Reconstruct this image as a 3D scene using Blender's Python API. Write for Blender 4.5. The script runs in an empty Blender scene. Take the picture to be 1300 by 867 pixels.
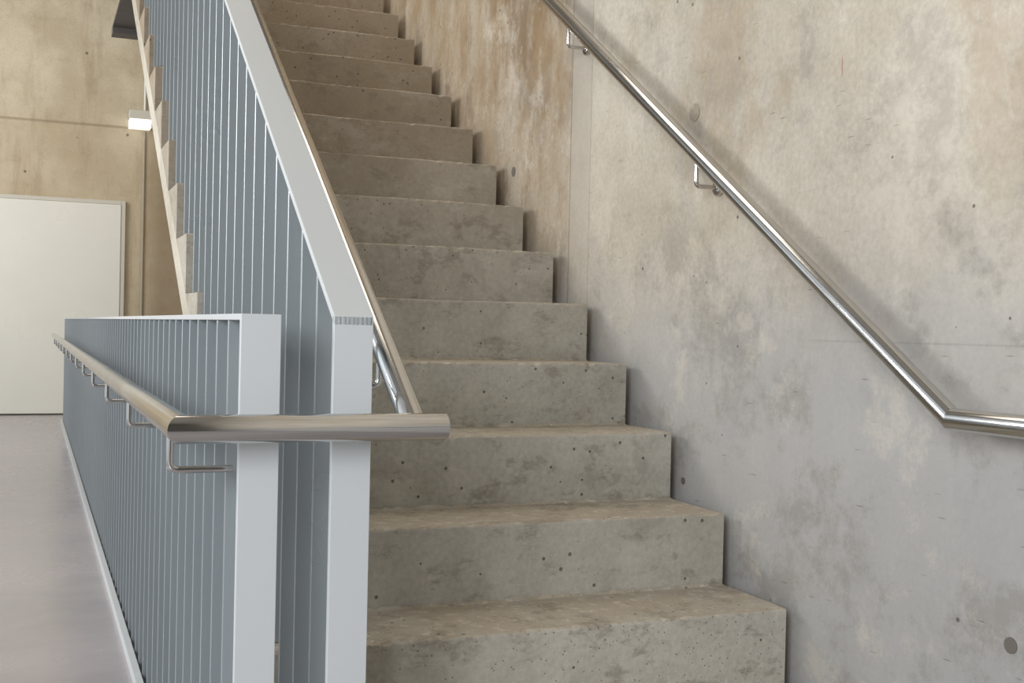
import bpy, bmesh, math, random
from mathutils import Vector, Matrix
random.seed(4)
scene = bpy.context.scene
scene.view_settings.view_transform = 'Standard'
COL = scene.collection
E = 0.995            # eye height above the corridor floor
H, G = 0.18, 0.27    # riser, going
Y1, Z1 = 2.23, E-0.635   # nosing of reference step 1
XL, XR = 0.425, 1.632    # stair flight sides
WX = 1.672               # wall plane
SL = H/G

# ------------------------------------------------------------------ materials
def s2l(c):
    return tuple(((v/255)/12.92 if v/255 <= .04045 else (((v/255)+.055)/1.055)**2.4) for v in c)+(1,)

class NT:
    def __init__(self, name):
        self.m = bpy.data.materials.new(name); self.m.use_nodes = True
        self.t = self.m.node_tree; self.t.nodes.clear()
        self.out = self.n('ShaderNodeOutputMaterial')
        self.b = self.n('ShaderNodeBsdfPrincipled')
        self.t.links.new(self.b.outputs[0], self.out.inputs[0])
        self.tc = self.n('ShaderNodeTexCoord')
        self.pos = self.tc.outputs['Object']
    def n(self, k): return self.t.nodes.new(k)
    def put(self, sock, v):
        if hasattr(v, 'is_linked'): self.t.links.new(v, sock)
        else: sock.default_value = v
    def mapping(self, scale=(1,1,1), rot=(0,0,0), loc=(0,0,0)):
        n = self.n('ShaderNodeMapping'); self.t.links.new(self.pos, n.inputs[0])
        n.inputs['Scale'].default_value = scale; n.inputs['Rotation'].default_value = rot
        n.inputs['Location'].default_value = loc
        return n.outputs[0]
    def noise(self, scale, detail=6, rough=.6, vec=None, dist=0):
        n = self.n('ShaderNodeTexNoise'); self.t.links.new(vec or self.pos, n.inputs['Vector'])
        n.inputs['Scale'].default_value = scale; n.inputs['Detail'].default_value = detail
        n.inputs['Roughness'].default_value = rough; n.inputs['Distortion'].default_value = dist
        return n.outputs[0]
    def voro(self, scale, vec=None, rnd=1):
        n = self.n('ShaderNodeTexVoronoi'); self.t.links.new(vec or self.pos, n.inputs['Vector'])
        n.inputs['Scale'].default_value = scale; n.inputs['Randomness'].default_value = rnd
        return n.outputs['Distance'], n.outputs['Color']
    def rng(self, v, a, b, c=0, d=1, smooth=True):
        n = self.n('ShaderNodeMapRange'); self.t.links.new(v, n.inputs[0])
        if smooth: n.interpolation_type = 'SMOOTHSTEP'
        for i, x in enumerate((a, b, c, d)): n.inputs[i+1].default_value = x
        return n.outputs[0]
    def math(self, op, a, b=0.0):
        n = self.n('ShaderNodeMath'); n.operation = op
        self.put(n.inputs[0], a); self.put(n.inputs[1], b); return n.outputs[0]
    def mix(self, f, a, b, mode='MIX'):
        n = self.n('ShaderNodeMix'); n.data_type = 'RGBA'; n.blend_type = mode
        self.put(n.inputs[0], f); self.put(n.inputs[6], a); self.put(n.inputs[7], b); return n.outputs[2]
    def sep(self, v):
        n = self.n('ShaderNodeSeparateXYZ'); self.t.links.new(v, n.inputs[0]); return n.outputs
    def bump(self, h, strength, dist=.01, prev=None):
        n = self.n('ShaderNodeBump'); n.inputs['Strength'].default_value = strength
        n.inputs['Distance'].default_value = dist; self.t.links.new(h, n.inputs['Height'])
        if prev: self.t.links.new(prev, n.inputs['Normal'])
        return n.outputs[0]
    def fin(self, col, rough=.8, metal=0, normal=None):
        self.put(self.b.inputs['Base Color'], col); self.put(self.b.inputs['Roughness'], rough)
        self.b.inputs['Metallic'].default_value = metal
        if normal: self.t.links.new(normal, self.b.inputs['Normal'])
        return self.m

def concrete(name, light, dark, kind='plain', pit_scale=34, pit_gate=.86, bump=.5):
    t = NT(name)
    big = t.noise(1.3, 7, .66, dist=.15); mid = t.noise(6, 8, .7); fine = t.noise(70, 4, .6)
    c = t.mix(t.rng(big, .34, .66), s2l(dark), s2l(light))
    c = t.mix(t.rng(mid, .5, .72, 0, .45), c, s2l(tuple(v*.84 for v in dark)))
    c = t.mix(t.rng(mid, .25, .45, .4, 0), c, s2l(tuple(min(255, v*1.08) for v in light)))
    c = t.mix(.35, c, t.mix(fine, (.1,.1,.1,1), (.9,.9,.89,1)), 'OVERLAY')
    p = t.sep(t.pos)
    if kind == 'wall':
        yb = t.math('ADD', p[1], t.math('MULTIPLY', t.noise(3, 5, .6), .5))
        far = t.rng(yb, 3.66, 3.95)
        zt = t.rng(t.math('SUBTRACT', p[2], t.math('MULTIPLY', p[1], .5)), -.9, .5)
        streak = t.rng(t.noise(2.4, 8, .75, t.mapping((1, 1.6, .8))), .40, .60)
        m = t.math('MULTIPLY', t.math('MULTIPLY', far, t.math('ADD', t.math('MULTIPLY', streak, .6), .4)), t.rng(zt, 0, 1, .55, 1))
        c = t.mix(t.math('MULTIPLY', m, .9), c, s2l((140, 113, 76)))
        blot = t.math('MULTIPLY', t.rng(t.noise(1.9, 8, .75, t.mapping((1, 1.5, .7), loc=(0, 3.3, 6))), .50, .62, 0, .6), far)
        c = t.mix(blot, c, s2l((112, 86, 54)))
        drip = t.math('MULTIPLY', t.rng(t.noise(4, 7, .75, t.mapping((1, 2.2, .7), loc=(0, 4, 2))), .58, .70, 0, .3), far)
        c = t.mix(drip, c, s2l((206, 192, 168)))
        # cooler lower band: cool light from below, put into the colour
        wz = t.math('ADD', p[2], t.math('MULTIPLY', t.noise(2.2, 7, .7), .7))
        c = t.mix(t.rng(wz, 1.15, 1.7, .75, 0), c, s2l((164, 164, 165)))
        # mottled damp blotches
        wet = t.math('MULTIPLY', t.rng(t.noise(2.6, 9, .78, t.mapping(loc=(2, 7.3, 1))), .50, .62, 0, .5), t.rng(p[2], 1.0, 1.4, 1, .7))
        c = t.mix(wet, c, s2l((136, 131, 122)))
        pale = t.rng(t.noise(3.4, 9, .78, t.mapping(loc=(5, 2.3, 8))), .53, .65, 0, .5)
        c = t.mix(pale, c, s2l((208, 200, 186)))
        tan = t.math('MULTIPLY', t.rng(t.noise(1.7, 8, .74, t.mapping((1, 1.3, .8), loc=(5, 9.3, 3))), .50, .62, 0, .4), t.rng(p[2], 1.1, 1.5))
        c = t.mix(tan, c, s2l((166, 144, 112)))
        # smoothed filler strip at the joint
        st = t.math('MULTIPLY', t.rng(t.math('ABSOLUTE', t.math('SUBTRACT', p[1], 3.47)), .065, .08, 1, 0),
                    t.rng(p[2], 1.2, 1.3, .25, 1))
        c = t.mix(t.math('MULTIPLY', st, .6), c, s2l((180, 172, 160)))
        for yy, w, a in ((3.545, .004, .5), (3.395, .003, .35), (1.53, .0022, .3), (6.0, .003, .4), (-.4, .002, .4)):
            l = t.rng(t.math('ABSOLUTE', t.math('SUBTRACT', p[1], yy)), w*.5, w*1.6, a, 0)
            c = t.mix(l, c, s2l((112, 104, 92)))
        l = t.math('MULTIPLY', t.rng(t.math('ABSOLUTE', t.math('SUBTRACT', p[2], .985)), .001, .003, .2, 0), t.rng(p[1], 2.1, 2.3, 1, 0))
        c = t.mix(l, c, s2l((105, 98, 88)))
        # scratches: thin, short, randomly placed strokes
        for rot, gx in ((.85, 0), (-.6, 4), (1.4, 9), (.3, 13)):
            vec = t.mapping((.01, 1.0, 9.0), (rot, 0, 0), (0, gx, gx))
            sc = t.voro(7, vec)
            sm = t.math('MULTIPLY', t.rng(sc[0], .10, .17, 1, 0), t.rng(t.sep(sc[1])[0], .90, .91))
            sm = t.math('MULTIPLY', sm, t.rng(t.noise(1.2, 3, .5, t.mapping(loc=(0, gx*.3, 3))), .47, .53))
            c = t.mix(t.math('MULTIPLY', sm, .75), c, s2l((88, 78, 66)))
        # short red crayon tick
        ry = t.rng(t.math('ABSOLUTE', t.math('SUBTRACT', p[1], 2.128)), .001, .003, 1, 0)
        rz = t.rng(t.math('ABSOLUTE', t.math('SUBTRACT', p[2], E+.607)), .014, .028, .5, 0)
        c = t.mix(t.math('MULTIPLY', ry, rz), c, s2l((150, 50, 40)))
    if kind == 'far':
        l = t.rng(t.math('ABSOLUTE', t.math('SUBTRACT', p[2], 3.05)), .006, .02, .6, 0)
        c = t.mix(l, c, s2l((128, 114, 92)))
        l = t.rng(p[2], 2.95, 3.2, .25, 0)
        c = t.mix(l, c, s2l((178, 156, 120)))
        l = t.rng(p[0], 1.0, 1.3, 0, .65)  # shade of the room corner, painted as a darker right end
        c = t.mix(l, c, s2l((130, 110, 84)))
        st = t.rng(t.noise(1.5, 6, .7, t.mapping((2.5, 1, .4))), .5, .7, 0, .5)
        c = t.mix(st, c, s2l((158, 138, 108)))
    if kind == 'step':
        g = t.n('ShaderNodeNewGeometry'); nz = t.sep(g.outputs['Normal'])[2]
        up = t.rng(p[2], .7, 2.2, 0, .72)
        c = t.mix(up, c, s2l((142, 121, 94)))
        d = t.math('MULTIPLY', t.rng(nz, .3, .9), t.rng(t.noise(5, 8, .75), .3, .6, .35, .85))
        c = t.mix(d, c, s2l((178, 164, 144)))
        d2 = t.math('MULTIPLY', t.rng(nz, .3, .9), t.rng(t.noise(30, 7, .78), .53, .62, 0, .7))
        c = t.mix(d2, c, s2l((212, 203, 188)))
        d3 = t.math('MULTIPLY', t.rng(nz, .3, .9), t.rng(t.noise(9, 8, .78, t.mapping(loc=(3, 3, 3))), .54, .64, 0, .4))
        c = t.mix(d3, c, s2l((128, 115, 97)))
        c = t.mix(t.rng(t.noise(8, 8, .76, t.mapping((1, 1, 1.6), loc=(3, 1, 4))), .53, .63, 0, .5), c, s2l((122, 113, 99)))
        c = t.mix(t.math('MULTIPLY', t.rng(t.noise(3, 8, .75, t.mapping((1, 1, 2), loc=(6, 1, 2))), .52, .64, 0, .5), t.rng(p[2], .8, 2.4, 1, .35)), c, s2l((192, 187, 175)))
        spk = t.voro(95); c = t.mix(t.math('MULTIPLY', t.rng(spk[0], .12, .2, 1, 0), t.rng(t.sep(spk[1])[1], .86, .88)), c, s2l((96, 86, 74)))
    # blow holes
    dd, cc = t.voro(pit_scale)
    gate = t.rng(t.sep(cc)[0], pit_gate, pit_gate+.03)
    size = t.math('MULTIPLY', t.sep(cc)[1], .15)
    pit = t.math('MULTIPLY', t.rng(t.math('SUBTRACT', dd, size), .0, .06, 1, 0), gate)
    dd2, cc2 = t.voro(pit_scale*.33)
    pit2 = t.math('MULTIPLY', t.rng(t.math('SUBTRACT', dd2, t.math('MULTIPLY', t.sep(cc2)[1], .05)), .0, .03, 1, 0), t.rng(t.sep(cc2)[0], pit_gate-.04, pit_gate-.01))
    pit = t.math('MAXIMUM', pit, pit2)
    c = t.mix(t.math('MULTIPLY', pit, .75), c, s2l(tuple(v*.45 for v in dark)))
    hgt = t.math('SUBTRACT', t.math('ADD', t.math('MULTIPLY', mid, .5), t.math('MULTIPLY', fine, .3)), pit)
    return t.fin(c, t.rng(mid, .3, .7, .6, .82), 0, t.bump(hgt, bump, .007))

M_wall = concrete('concrete_wall', (206, 197, 182), (182, 172, 156), kind='wall', pit_scale=38, pit_gate=.84)
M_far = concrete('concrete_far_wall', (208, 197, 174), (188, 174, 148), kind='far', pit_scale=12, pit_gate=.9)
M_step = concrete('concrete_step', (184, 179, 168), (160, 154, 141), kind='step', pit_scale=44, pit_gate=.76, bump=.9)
M_flight = concrete('concrete_flight', (200, 194, 180), (180, 172, 156))
M_ceil = concrete('concrete_ceiling', (170, 167, 160), (150, 147, 140))
M_front = concrete('added_dark_wall', (96, 94, 90), (80, 78, 74))  # dark tone chosen for what the steel rails reflect

def painted(name, rgb, rough=.38, metal=.2):
    t = NT(name)
    n = t.noise(3, 4, .6); f = t.noise(220, 3, .6)
    c = t.mix(t.rng(n, .3, .7, 0, .25), s2l(rgb), s2l(tuple(v*.95 for v in rgb)))
    return t.fin(c, t.rng(n, .3, .7, rough-.03, rough+.05), metal, t.bump(f, .03, .001))
M_paint = painted('grey_painted_steel', (204, 208, 210), .4, .1)
M_bar = painted('grey_painted_flat_bar', (160, 167, 171), .3, .4)
M_door = painted('white_door_paint', (230, 228, 218), .3, 0)
M_doorframe = painted('door_frame_paint', (204, 200, 188), .4, 0)
M_dark = painted('dark_grey_steel', (96, 92, 88), .5, .1)
M_pipe = painted('conduit_paint', (170, 160, 140), .5, 0)
M_plug = painted('mortar_plug', (112, 106, 98), .8, 0)

def steel(name):
    t = NT(name)
    n = t.noise(5, 2, .5)
    c = t.mix(n, s2l((196, 194, 191)), s2l((206, 204, 201)))
    return t.fin(c, t.rng(n, .3, .7, .12, .16), 1)
M_steel = steel('polished_stainless_steel')

def floor_mat():
    t = NT('polished_screed')
    n = t.noise(1.3, 5, .6); f = t.noise(40, 5, .7)
    c = t.mix(t.rng(n, .3, .7), s2l((156, 151, 153)), s2l((174, 168, 169)))
    c = t.mix(t.rng(f, .58, .78, 0, .25), c, s2l((194, 188, 184)))
    return t.fin(c, t.rng(n, .3, .7, .2, .3), 0, t.bump(f, .04, .002))
M_floor = floor_mat()

def emit(name, rgb, s):
    t = NT(name); t.b.inputs['Emission Color'].default_value = s2l(rgb)
    n = t.noise(2); t.b.inputs['Emission Strength'].default_value = s
    return t.fin(t.mix(n, s2l(rgb), s2l(rgb)), .5)
M_glow = emit('lamp_diffuser', (250, 250, 246), .75)

# ------------------------------------------------------------------ helpers
def link(name, me, mat, parent=None):
    o = bpy.data.objects.new(name, me); COL.objects.link(o)
    if mat: me.materials.append(mat)
    if parent: o.parent = parent; o.matrix_parent_inverse = parent.matrix_world.inverted()
    return o

def box(name, lo, hi, mat, parent=None, bevel=0.0):
    bm = bmesh.new(); bmesh.ops.create_cube(bm, size=1)
    lo, hi = Vector(lo), Vector(hi); c = (lo+hi)/2; s = hi-lo
    for v in bm.verts: v.co = Vector((v.co.x*s.x, v.co.y*s.y, v.co.z*s.z))+c
    if bevel: bmesh.ops.bevel(bm, geom=bm.edges[:], offset=bevel, segments=2, profile=.5, affect='EDGES')
    me = bpy.data.meshes.new(name); bm.to_mesh(me); bm.free()
    return link(name, me, mat, parent)

def prism(name, yz, x0, x1, mat, parent=None, bevel=0):
    bm = bmesh.new()
    a = [bm.verts.new((x0, y, z)) for y, z in yz]; b = [bm.verts.new((x1, y, z)) for y, z in yz]
    n = len(yz); bm.faces.new(a); bm.faces.new(b[::-1])
    for i in range(n): bm.faces.new((a[i], b[i], b[(i+1) % n], a[(i+1) % n]))
    bmesh.ops.recalc_face_normals(bm, faces=bm.faces[:])
    if bevel: bmesh.ops.bevel(bm, geom=bm.edges[:], offset=bevel, segments=2, profile=.5, affect='EDGES')
    me = bpy.data.meshes.new(name); bm.to_mesh(me); bm.free()
    return link(name, me, mat, parent)

def tube_bm(bm, pts, r, seg=32, dome0=False, dome1=False, sharp=True):
    pts = [Vector(p) for p in pts]
    ds = [(pts[i+1]-pts[i]).normalized() for i in range(len(pts)-1)]
    a = ds[0].orthogonal().normalized(); b = ds[0].cross(a)
    offs = [r*(math.cos(2*math.pi*k/seg)*a+math.sin(2*math.pi*k/seg)*b) for k in range(seg)]
    rings = []; specials = []
    def addcap(p, d, offs, start):
        out = []
        for ang in (0, 25, 50, 75):
            t = math.radians(ang); out.append([bm.verts.new(p+o*math.cos(t)*1.0+d*math.sin(t)*r*.28) for o in offs])
        return out
    for i, p in enumerate(pts):
        if i == 0:
            if dome0: rings += addcap(p, -ds[0], offs, True)[::-1]
            else: rings.append([bm.verts.new(p+o) for o in offs])
        elif i == len(pts)-1:
            if dome1: rings += addcap(p, ds[-1], offs, False)
            else: rings.append([bm.verts.new(p+o) for o in offs])
        else:
            d1, d2 = ds[i-1], ds[i]; n = (d1+d2).normalized()
            q = [o-d1*(o.dot(n)/d1.dot(n)) for o in offs]
            rings.append([bm.verts.new(p+o) for o in q])
            if d1.angle(d2) > math.radians(20): specials.append(rings[-1])
            offs = [o-d2*o.dot(d2) for o in q]
    for i in range(len(rings)-1):
        for k in range(seg):
            f = bm.faces.new((rings[i][k], rings[i][(k+1) % seg], rings[i+1][(k+1) % seg], rings[i+1][k])); f.smooth = True
    f0 = bm.faces.new(rings[0][::-1]); f1 = bm.faces.new(rings[-1])
    for f in (f0, f1):
        for e in f.edges: e.smooth = False
    for rg in specials:
        for k in range(seg):
            e = bm.edges.get((rg[k], rg[(k+1) % seg]))
            if e: e.smooth = False
def tube(name, paths, mat, parent=None, seg=32):
    bm = bmesh.new()
    for p in paths: tube_bm(bm, p['pts'], p['r'], p.get('seg', seg), p.get('d0', False), p.get('d1', False))
    bmesh.ops.recalc_face_normals(bm, faces=bm.faces[:])
    me = bpy.data.meshes.new(name); bm.to_mesh(me); bm.free()
    return link(name, me, mat, parent)

def bend(p0, p1, p2, rad, n=6):
    p0, p1, p2 = map(Vector, (p0, p1, p2))
    a = (p0-p1).normalized(); b = (p2-p1).normalized()
    s = p1+a*rad; e = p1+b*rad; out = []
    for i in range(n+1):
        t = i/n; out.append(s*(1-t)**2+p1*2*t*(1-t)+e*t*t)
    return out

def empty(name, loc, label, cat, group=None):
    o = bpy.data.objects.new(name, None); COL.objects.link(o); o.location = loc
    o.empty_display_size = .1
    o['label'] = label; o['category'] = cat
    if group: o['group'] = group
    bpy.context.view_layer.update()
    return o
def struct(o): o['kind'] = 'structure'; return o

# ------------------------------------------------------------------ room shell
FX0 = -4.2
struct(box('floor', (FX0, -4, -.2), (WX, 13.0, 0), M_floor))
struct(box('wall_right', (WX, -4, -.2), (WX+.25, 13.25, 6.6), M_wall))
struct(box('wall_back', (FX0, 13.0, -.2), (WX, 13.25, 6.6), M_far))
struct(box('wall_front_added', (-1.2, -4.25, -.2), (WX+.25, -4.0, 6.6), M_front))  # unseen wall, added to give the steel something dark to reflect
struct(box('ceiling', (FX0, -4, 6.6), (WX+.25, 13.25, 6.8), M_ceil))
struct(box('door_1', (-.40, 12.93, .012), (.86, 12.985, 2.22), M_door, bevel=.006))
struct(box('trim_1', (.862, 12.94, 0), (.905, 12.999, 2.262), M_doorframe, bevel=.004))
struct(box('trim_2', (-.445, 12.94, 2.222), (.861, 12.999, 2.262), M_doorframe, bevel=.004))
struct(box('trim_3', (-.445, 12.94, 0), (-.402, 12.999, 2.221), M_doorframe, bevel=.004))

# ------------------------------------------------------------------ staircase
st = empty('staircase', ((XL+XR)/2, Y1-G, 0), 'bare cast concrete staircase with square-edged steps beside the wall', 'staircase')
NTOP = 16
def step_mesh(n):
    y, z = Y1+(n-1)*G, Z1+(n-1)*H
    bm = bmesh.new(); seg = 70
    rows = []
    ph = random.uniform(0, 6)
    for i in range(seg+1):
        x = XL+(XR-XL)*i/seg
        j = lambda s: random.uniform(-s, s)
        chip = random.uniform(.003, .009) if random.random() < .16 else 0
        wob = .0015*math.sin(x*9+ph)
        ring = [(y, z-H), (y, z-.006-chip+j(.0015)), (y+.0015+j(.0008), z-.0025-chip*.6), (y+.006+chip+j(.002), z+wob+j(.0008)), (y+.05, z+wob), (y+G-.012, z), (y+G-.002, z+.005+j(.004)), (y+G, z)]
        rows.append([bm.verts.new((x, a, b)) for a, b in ring])
    k = len(rows[0])
    for i in range(seg):
        for q in range(k):
            bm.faces.new((rows[i][q], rows[i+1][q], rows[i+1][(q+1) % k], rows[i][(q+1) % k]))
    bm.faces.new(rows[0]); bm.faces.new(rows[-1][::-1])
    bmesh.ops.recalc_face_normals(bm, faces=bm.faces[:])
    me = bpy.data.meshes.new('step'); bm.to_mesh(me); bm.free()
    return me
for n in range(0, NTOP+1):
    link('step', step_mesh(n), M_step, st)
yb, zb = Y1-G, Z1-2*H+0.0
ye = Y1+NTOP*G; ze = Z1+(NTOP-1)*H
T = .10
ys = yb + T/SL
prism('flight_slab', [(yb, zb), (ye, ze+.0), (ye, ze-T), (ys, zb)], XL, XR, M_flight, st)
box('landing', (.49, ye, ze-.02), (XR, 8.7, ze+H-.18+.0), M_dark, st)
box('landing_edge', (.49, 8.55, ze-.06), (XR, 8.7, ze-.02), M_dark, st)

# ------------------------------------------------------------------ balustrades
BX0, BX1 = .296, .358
SX0, SX1 = .441, .505
PY = 1.80
TZ = E+.015
b1 = empty('balustrade', ((BX0+BX1)/2, PY, 0), 'grey painted steel balustrade of flat vertical bars along the corridor floor', 'railing')
END = 12.0
box('post', (BX0, PY-.006, .0), (BX1, PY+.006, TZ), M_paint, b1, .001)
box('top_rail', (BX0, PY+.0062, TZ-.010), (BX1, END, TZ), M_paint, b1, .001)
box('bottom_rail', (BX0-.022, PY-.006, .0), (BX0-.002, END, .03), M_paint, b1, .001)
y = PY+.125
proto = None
while y < END-.02:
    if proto is None:
        proto = box('bar', (BX0+.001, -.004, .002), (BX1-.001, .004, TZ-.0105), M_bar, None, .0008)
        o = proto
    else:
        o = proto.copy(); COL.objects.link(o)
    o.location = (0, y, 0)
    o.parent = b1; o.matrix_parent_inverse = b1.matrix_world.inverted()
    y += .125

b2 = empty('balustrade', ((SX0+SX1)/2, PY, 0), 'grey painted steel balustrade of flat vertical bars rising with the stair', 'railing')
box('post', (SX0, PY-.006, .0), (SX1, PY+.006, TZ), M_paint, b2, .001)
def ztop(y): return TZ+(y-PY+.006)*SL
YE2 = ye+.1
prism('top_rail', [(PY-.006, TZ), (YE2, ztop(YE2)), (YE2, ztop(YE2)-.014), (PY-.006+.0, TZ-.014)], SX0, SX1, M_paint, b2, .0005)
y = PY+.125
while y < YE2-.02:
    n = math.floor((y-Y1)/G)+1
    zb_ = 0 if n < 0 else Z1+(n-1)*H
    if n > NTOP: zb_ = ze
    box('bar', (SX0+.001, y-.004, zb_+.003), (SX1-.001, y+.004, ztop(y)-.013), M_bar, b2, .0008)
    y += .125

# ------------------------------------------------------------------ handrails
R = .0212
RZ = E-.155
RY = 1.722
RX = .202
hr = empty('handrail', (RX, RY, 0), 'round polished stainless steel handrail wrapping around the balustrade end', 'handrail')
tube('rail', [dict(pts=[(RX, END-.05, RZ), (RX, RY, RZ), (.604, RY, RZ)], r=R, d0=True, d1=True, seg=48)], M_steel, hr)
HX = .555
y0 = RY+.004
tube('rail', [dict(pts=[(HX, y0, RZ+.0), (HX, ye+.0, RZ+(ye-y0)*SL)], r=R*.95, seg=48, d1=True)], M_steel, hr)
def bracket_to_bars(y, z, x0, x1, drop=.075, r=.006):
    p0 = (x0, y, z-R*.8); p1 = (x0, y, z-drop); p2 = (x1, y, z-drop)
    tube('bracket', [dict(pts=[p0]+bend(p0, p1, p2, .014)+[p2], r=r, seg=14)], M_steel, hr)
y = PY+.06
while y < 11.8:
    bracket_to_bars(y, RZ, RX, BX0+.002)
    y += .81
for y in (1.93, 2.74, 3.55, 4.36, 5.17, 5.98):
    z = RZ+(y-y0)*SL
    bracket_to_bars(y, z, HX, SX1-.002, .085)

RXW = WX-.072
KY, KZ = 1.69, E-.150
hw = empty('handrail', (WX, KY, KZ), 'round polished stainless steel handrail bracketed to the concrete wall', 'handrail')
tube('rail', [dict(pts=[(RXW, .2, KZ), (RXW, KY, KZ), (RXW, ye, KZ+(ye-KY)*SL)], r=R, seg=48, d0=True, d1=True)], M_steel, hw)
for y in (.71, 1.508, 2.62, 3.43, 4.24, 5.05, 5.86):
    z = KZ if y < KY else KZ+(y-KY)*SL
    p0 = (RXW, y, z-R*.8); p1 = (RXW, y, z-.085); p2 = (WX-.001, y, z-.085)
    bk = tube('bracket', [dict(pts=[p0]+bend(p0, p1, p2, .014)+[p2], r=.006, seg=14)], M_steel, hw)
    tube('rosette', [dict(pts=[(WX-.001, y, z-.085), (WX-.009, y, z-.085)], r=.021, seg=28, d1=True)], M_steel, bk)

# ------------------------------------------------------------------ lamp and conduit at the far wall
LX, LZ = 1.03, E+2.13
lm = empty('wall_lamp', (LX, 12.99, LZ), 'small white box lamp mounted on the concrete wall', 'lamp')
box('lamp_housing', (LX-.115, 12.80, LZ+.0), (LX+.115, 12.999, LZ+.09), M_doorframe, lm, .006)
box('lamp_shade', (LX-.11, 12.805, LZ-.09), (LX+.11, 12.995, LZ-.0005), M_glow, lm, .006)
cd = tube('conduit_pipe', [dict(pts=[(1.085, 12.985, 0.002), (1.085, 12.985, LZ-.1)], r=.013, seg=16)], M_pipe)
cd['label'] = 'thin painted conduit pipe running down the concrete wall'; cd['category'] = 'pipe'
cd = tube('conduit_pipe', [dict(pts=[(1.085, 12.985, LZ+.095), (1.085, 12.985, LZ+.6)], r=.013, seg=16)], M_door)
cd['label'] = 'short white conduit above the wall lamp'; cd['category'] = 'pipe'

# tie-hole plugs in the wall
for (y, z, r, m) in ((1.603, E-.56, .015, M_plug), (2.753, E+.606, .025, M_step), (4.045, E+.595, .018, M_plug), (2.767, E-.408, .010, M_plug)):
    o = tube('tie_hole_plug', [dict(pts=[(WX+.004, y, z), (WX-.002, y, z)], r=r, seg=28)], m)
    o['label'] = 'round concrete plug filling a formwork tie hole'; o['category'] = 'plug'; o['group'] = 'tie hole plugs in the concrete wall'

# ------------------------------------------------------------------ lights
w = bpy.data.worlds.new('World'); scene.world = w; w.use_nodes = True
bg = w.node_tree.nodes['Background']; bg.inputs[0].default_value = (.88, .94, 1, 1); bg.inputs[1].default_value = .85
def area(name, loc, target, sx, sy, energy, col):
    l = bpy.data.lights.new(name, 'AREA'); l.shape = 'RECTANGLE'; l.size = sx; l.size_y = sy
    l.energy = energy; l.color = col
    o = bpy.data.objects.new(name, l); COL.objects.link(o); o.location = loc
    o.rotation_euler = (Vector(target)-Vector(loc)).to_track_quat('-Z', 'Y').to_euler()
    return o
area('window_light', (-2.6, -1.8, 2.3), (1.4, 2.6, 1.0), 1.7, 1.9, 165, (.94, .97, 1))
area('corridor_window_light', (-3.0, 4.8, 2.3), (1.6, 2.6, 1.2), 1.5, 1.3, 110, (1, .98, .95))
area('stairwell_light', (-.2, 5.2, 6.0), (1.3, 4.8, 1.6), 2.2, 2.5, 62, (1, .9, .77))
area('corridor_fill', (-2.6, 9.5, 3.6), (.3, 12.8, 1.6), 2.5, 2.5, 125, (1, .98, .94))  # added fill for the back wall and door, no visible source

# ------------------------------------------------------------------ camera
cam = bpy.data.cameras.new('Camera'); co = bpy.data.objects.new('Camera', cam); COL.objects.link(co)
cam.sensor_width = 36; cam.lens = 1470/1300*36; cam.clip_start = .05
psi = math.atan(610.7/1470)
mat = Matrix.Rotation(-psi, 4, 'Z') @ Matrix.Rotation(math.radians(90-.6), 4, 'X') @ Matrix.Rotation(.0225, 4, 'Z')
co.matrix_world = Matrix.Translation((0, 0, E)) @ mat
scene.camera = co
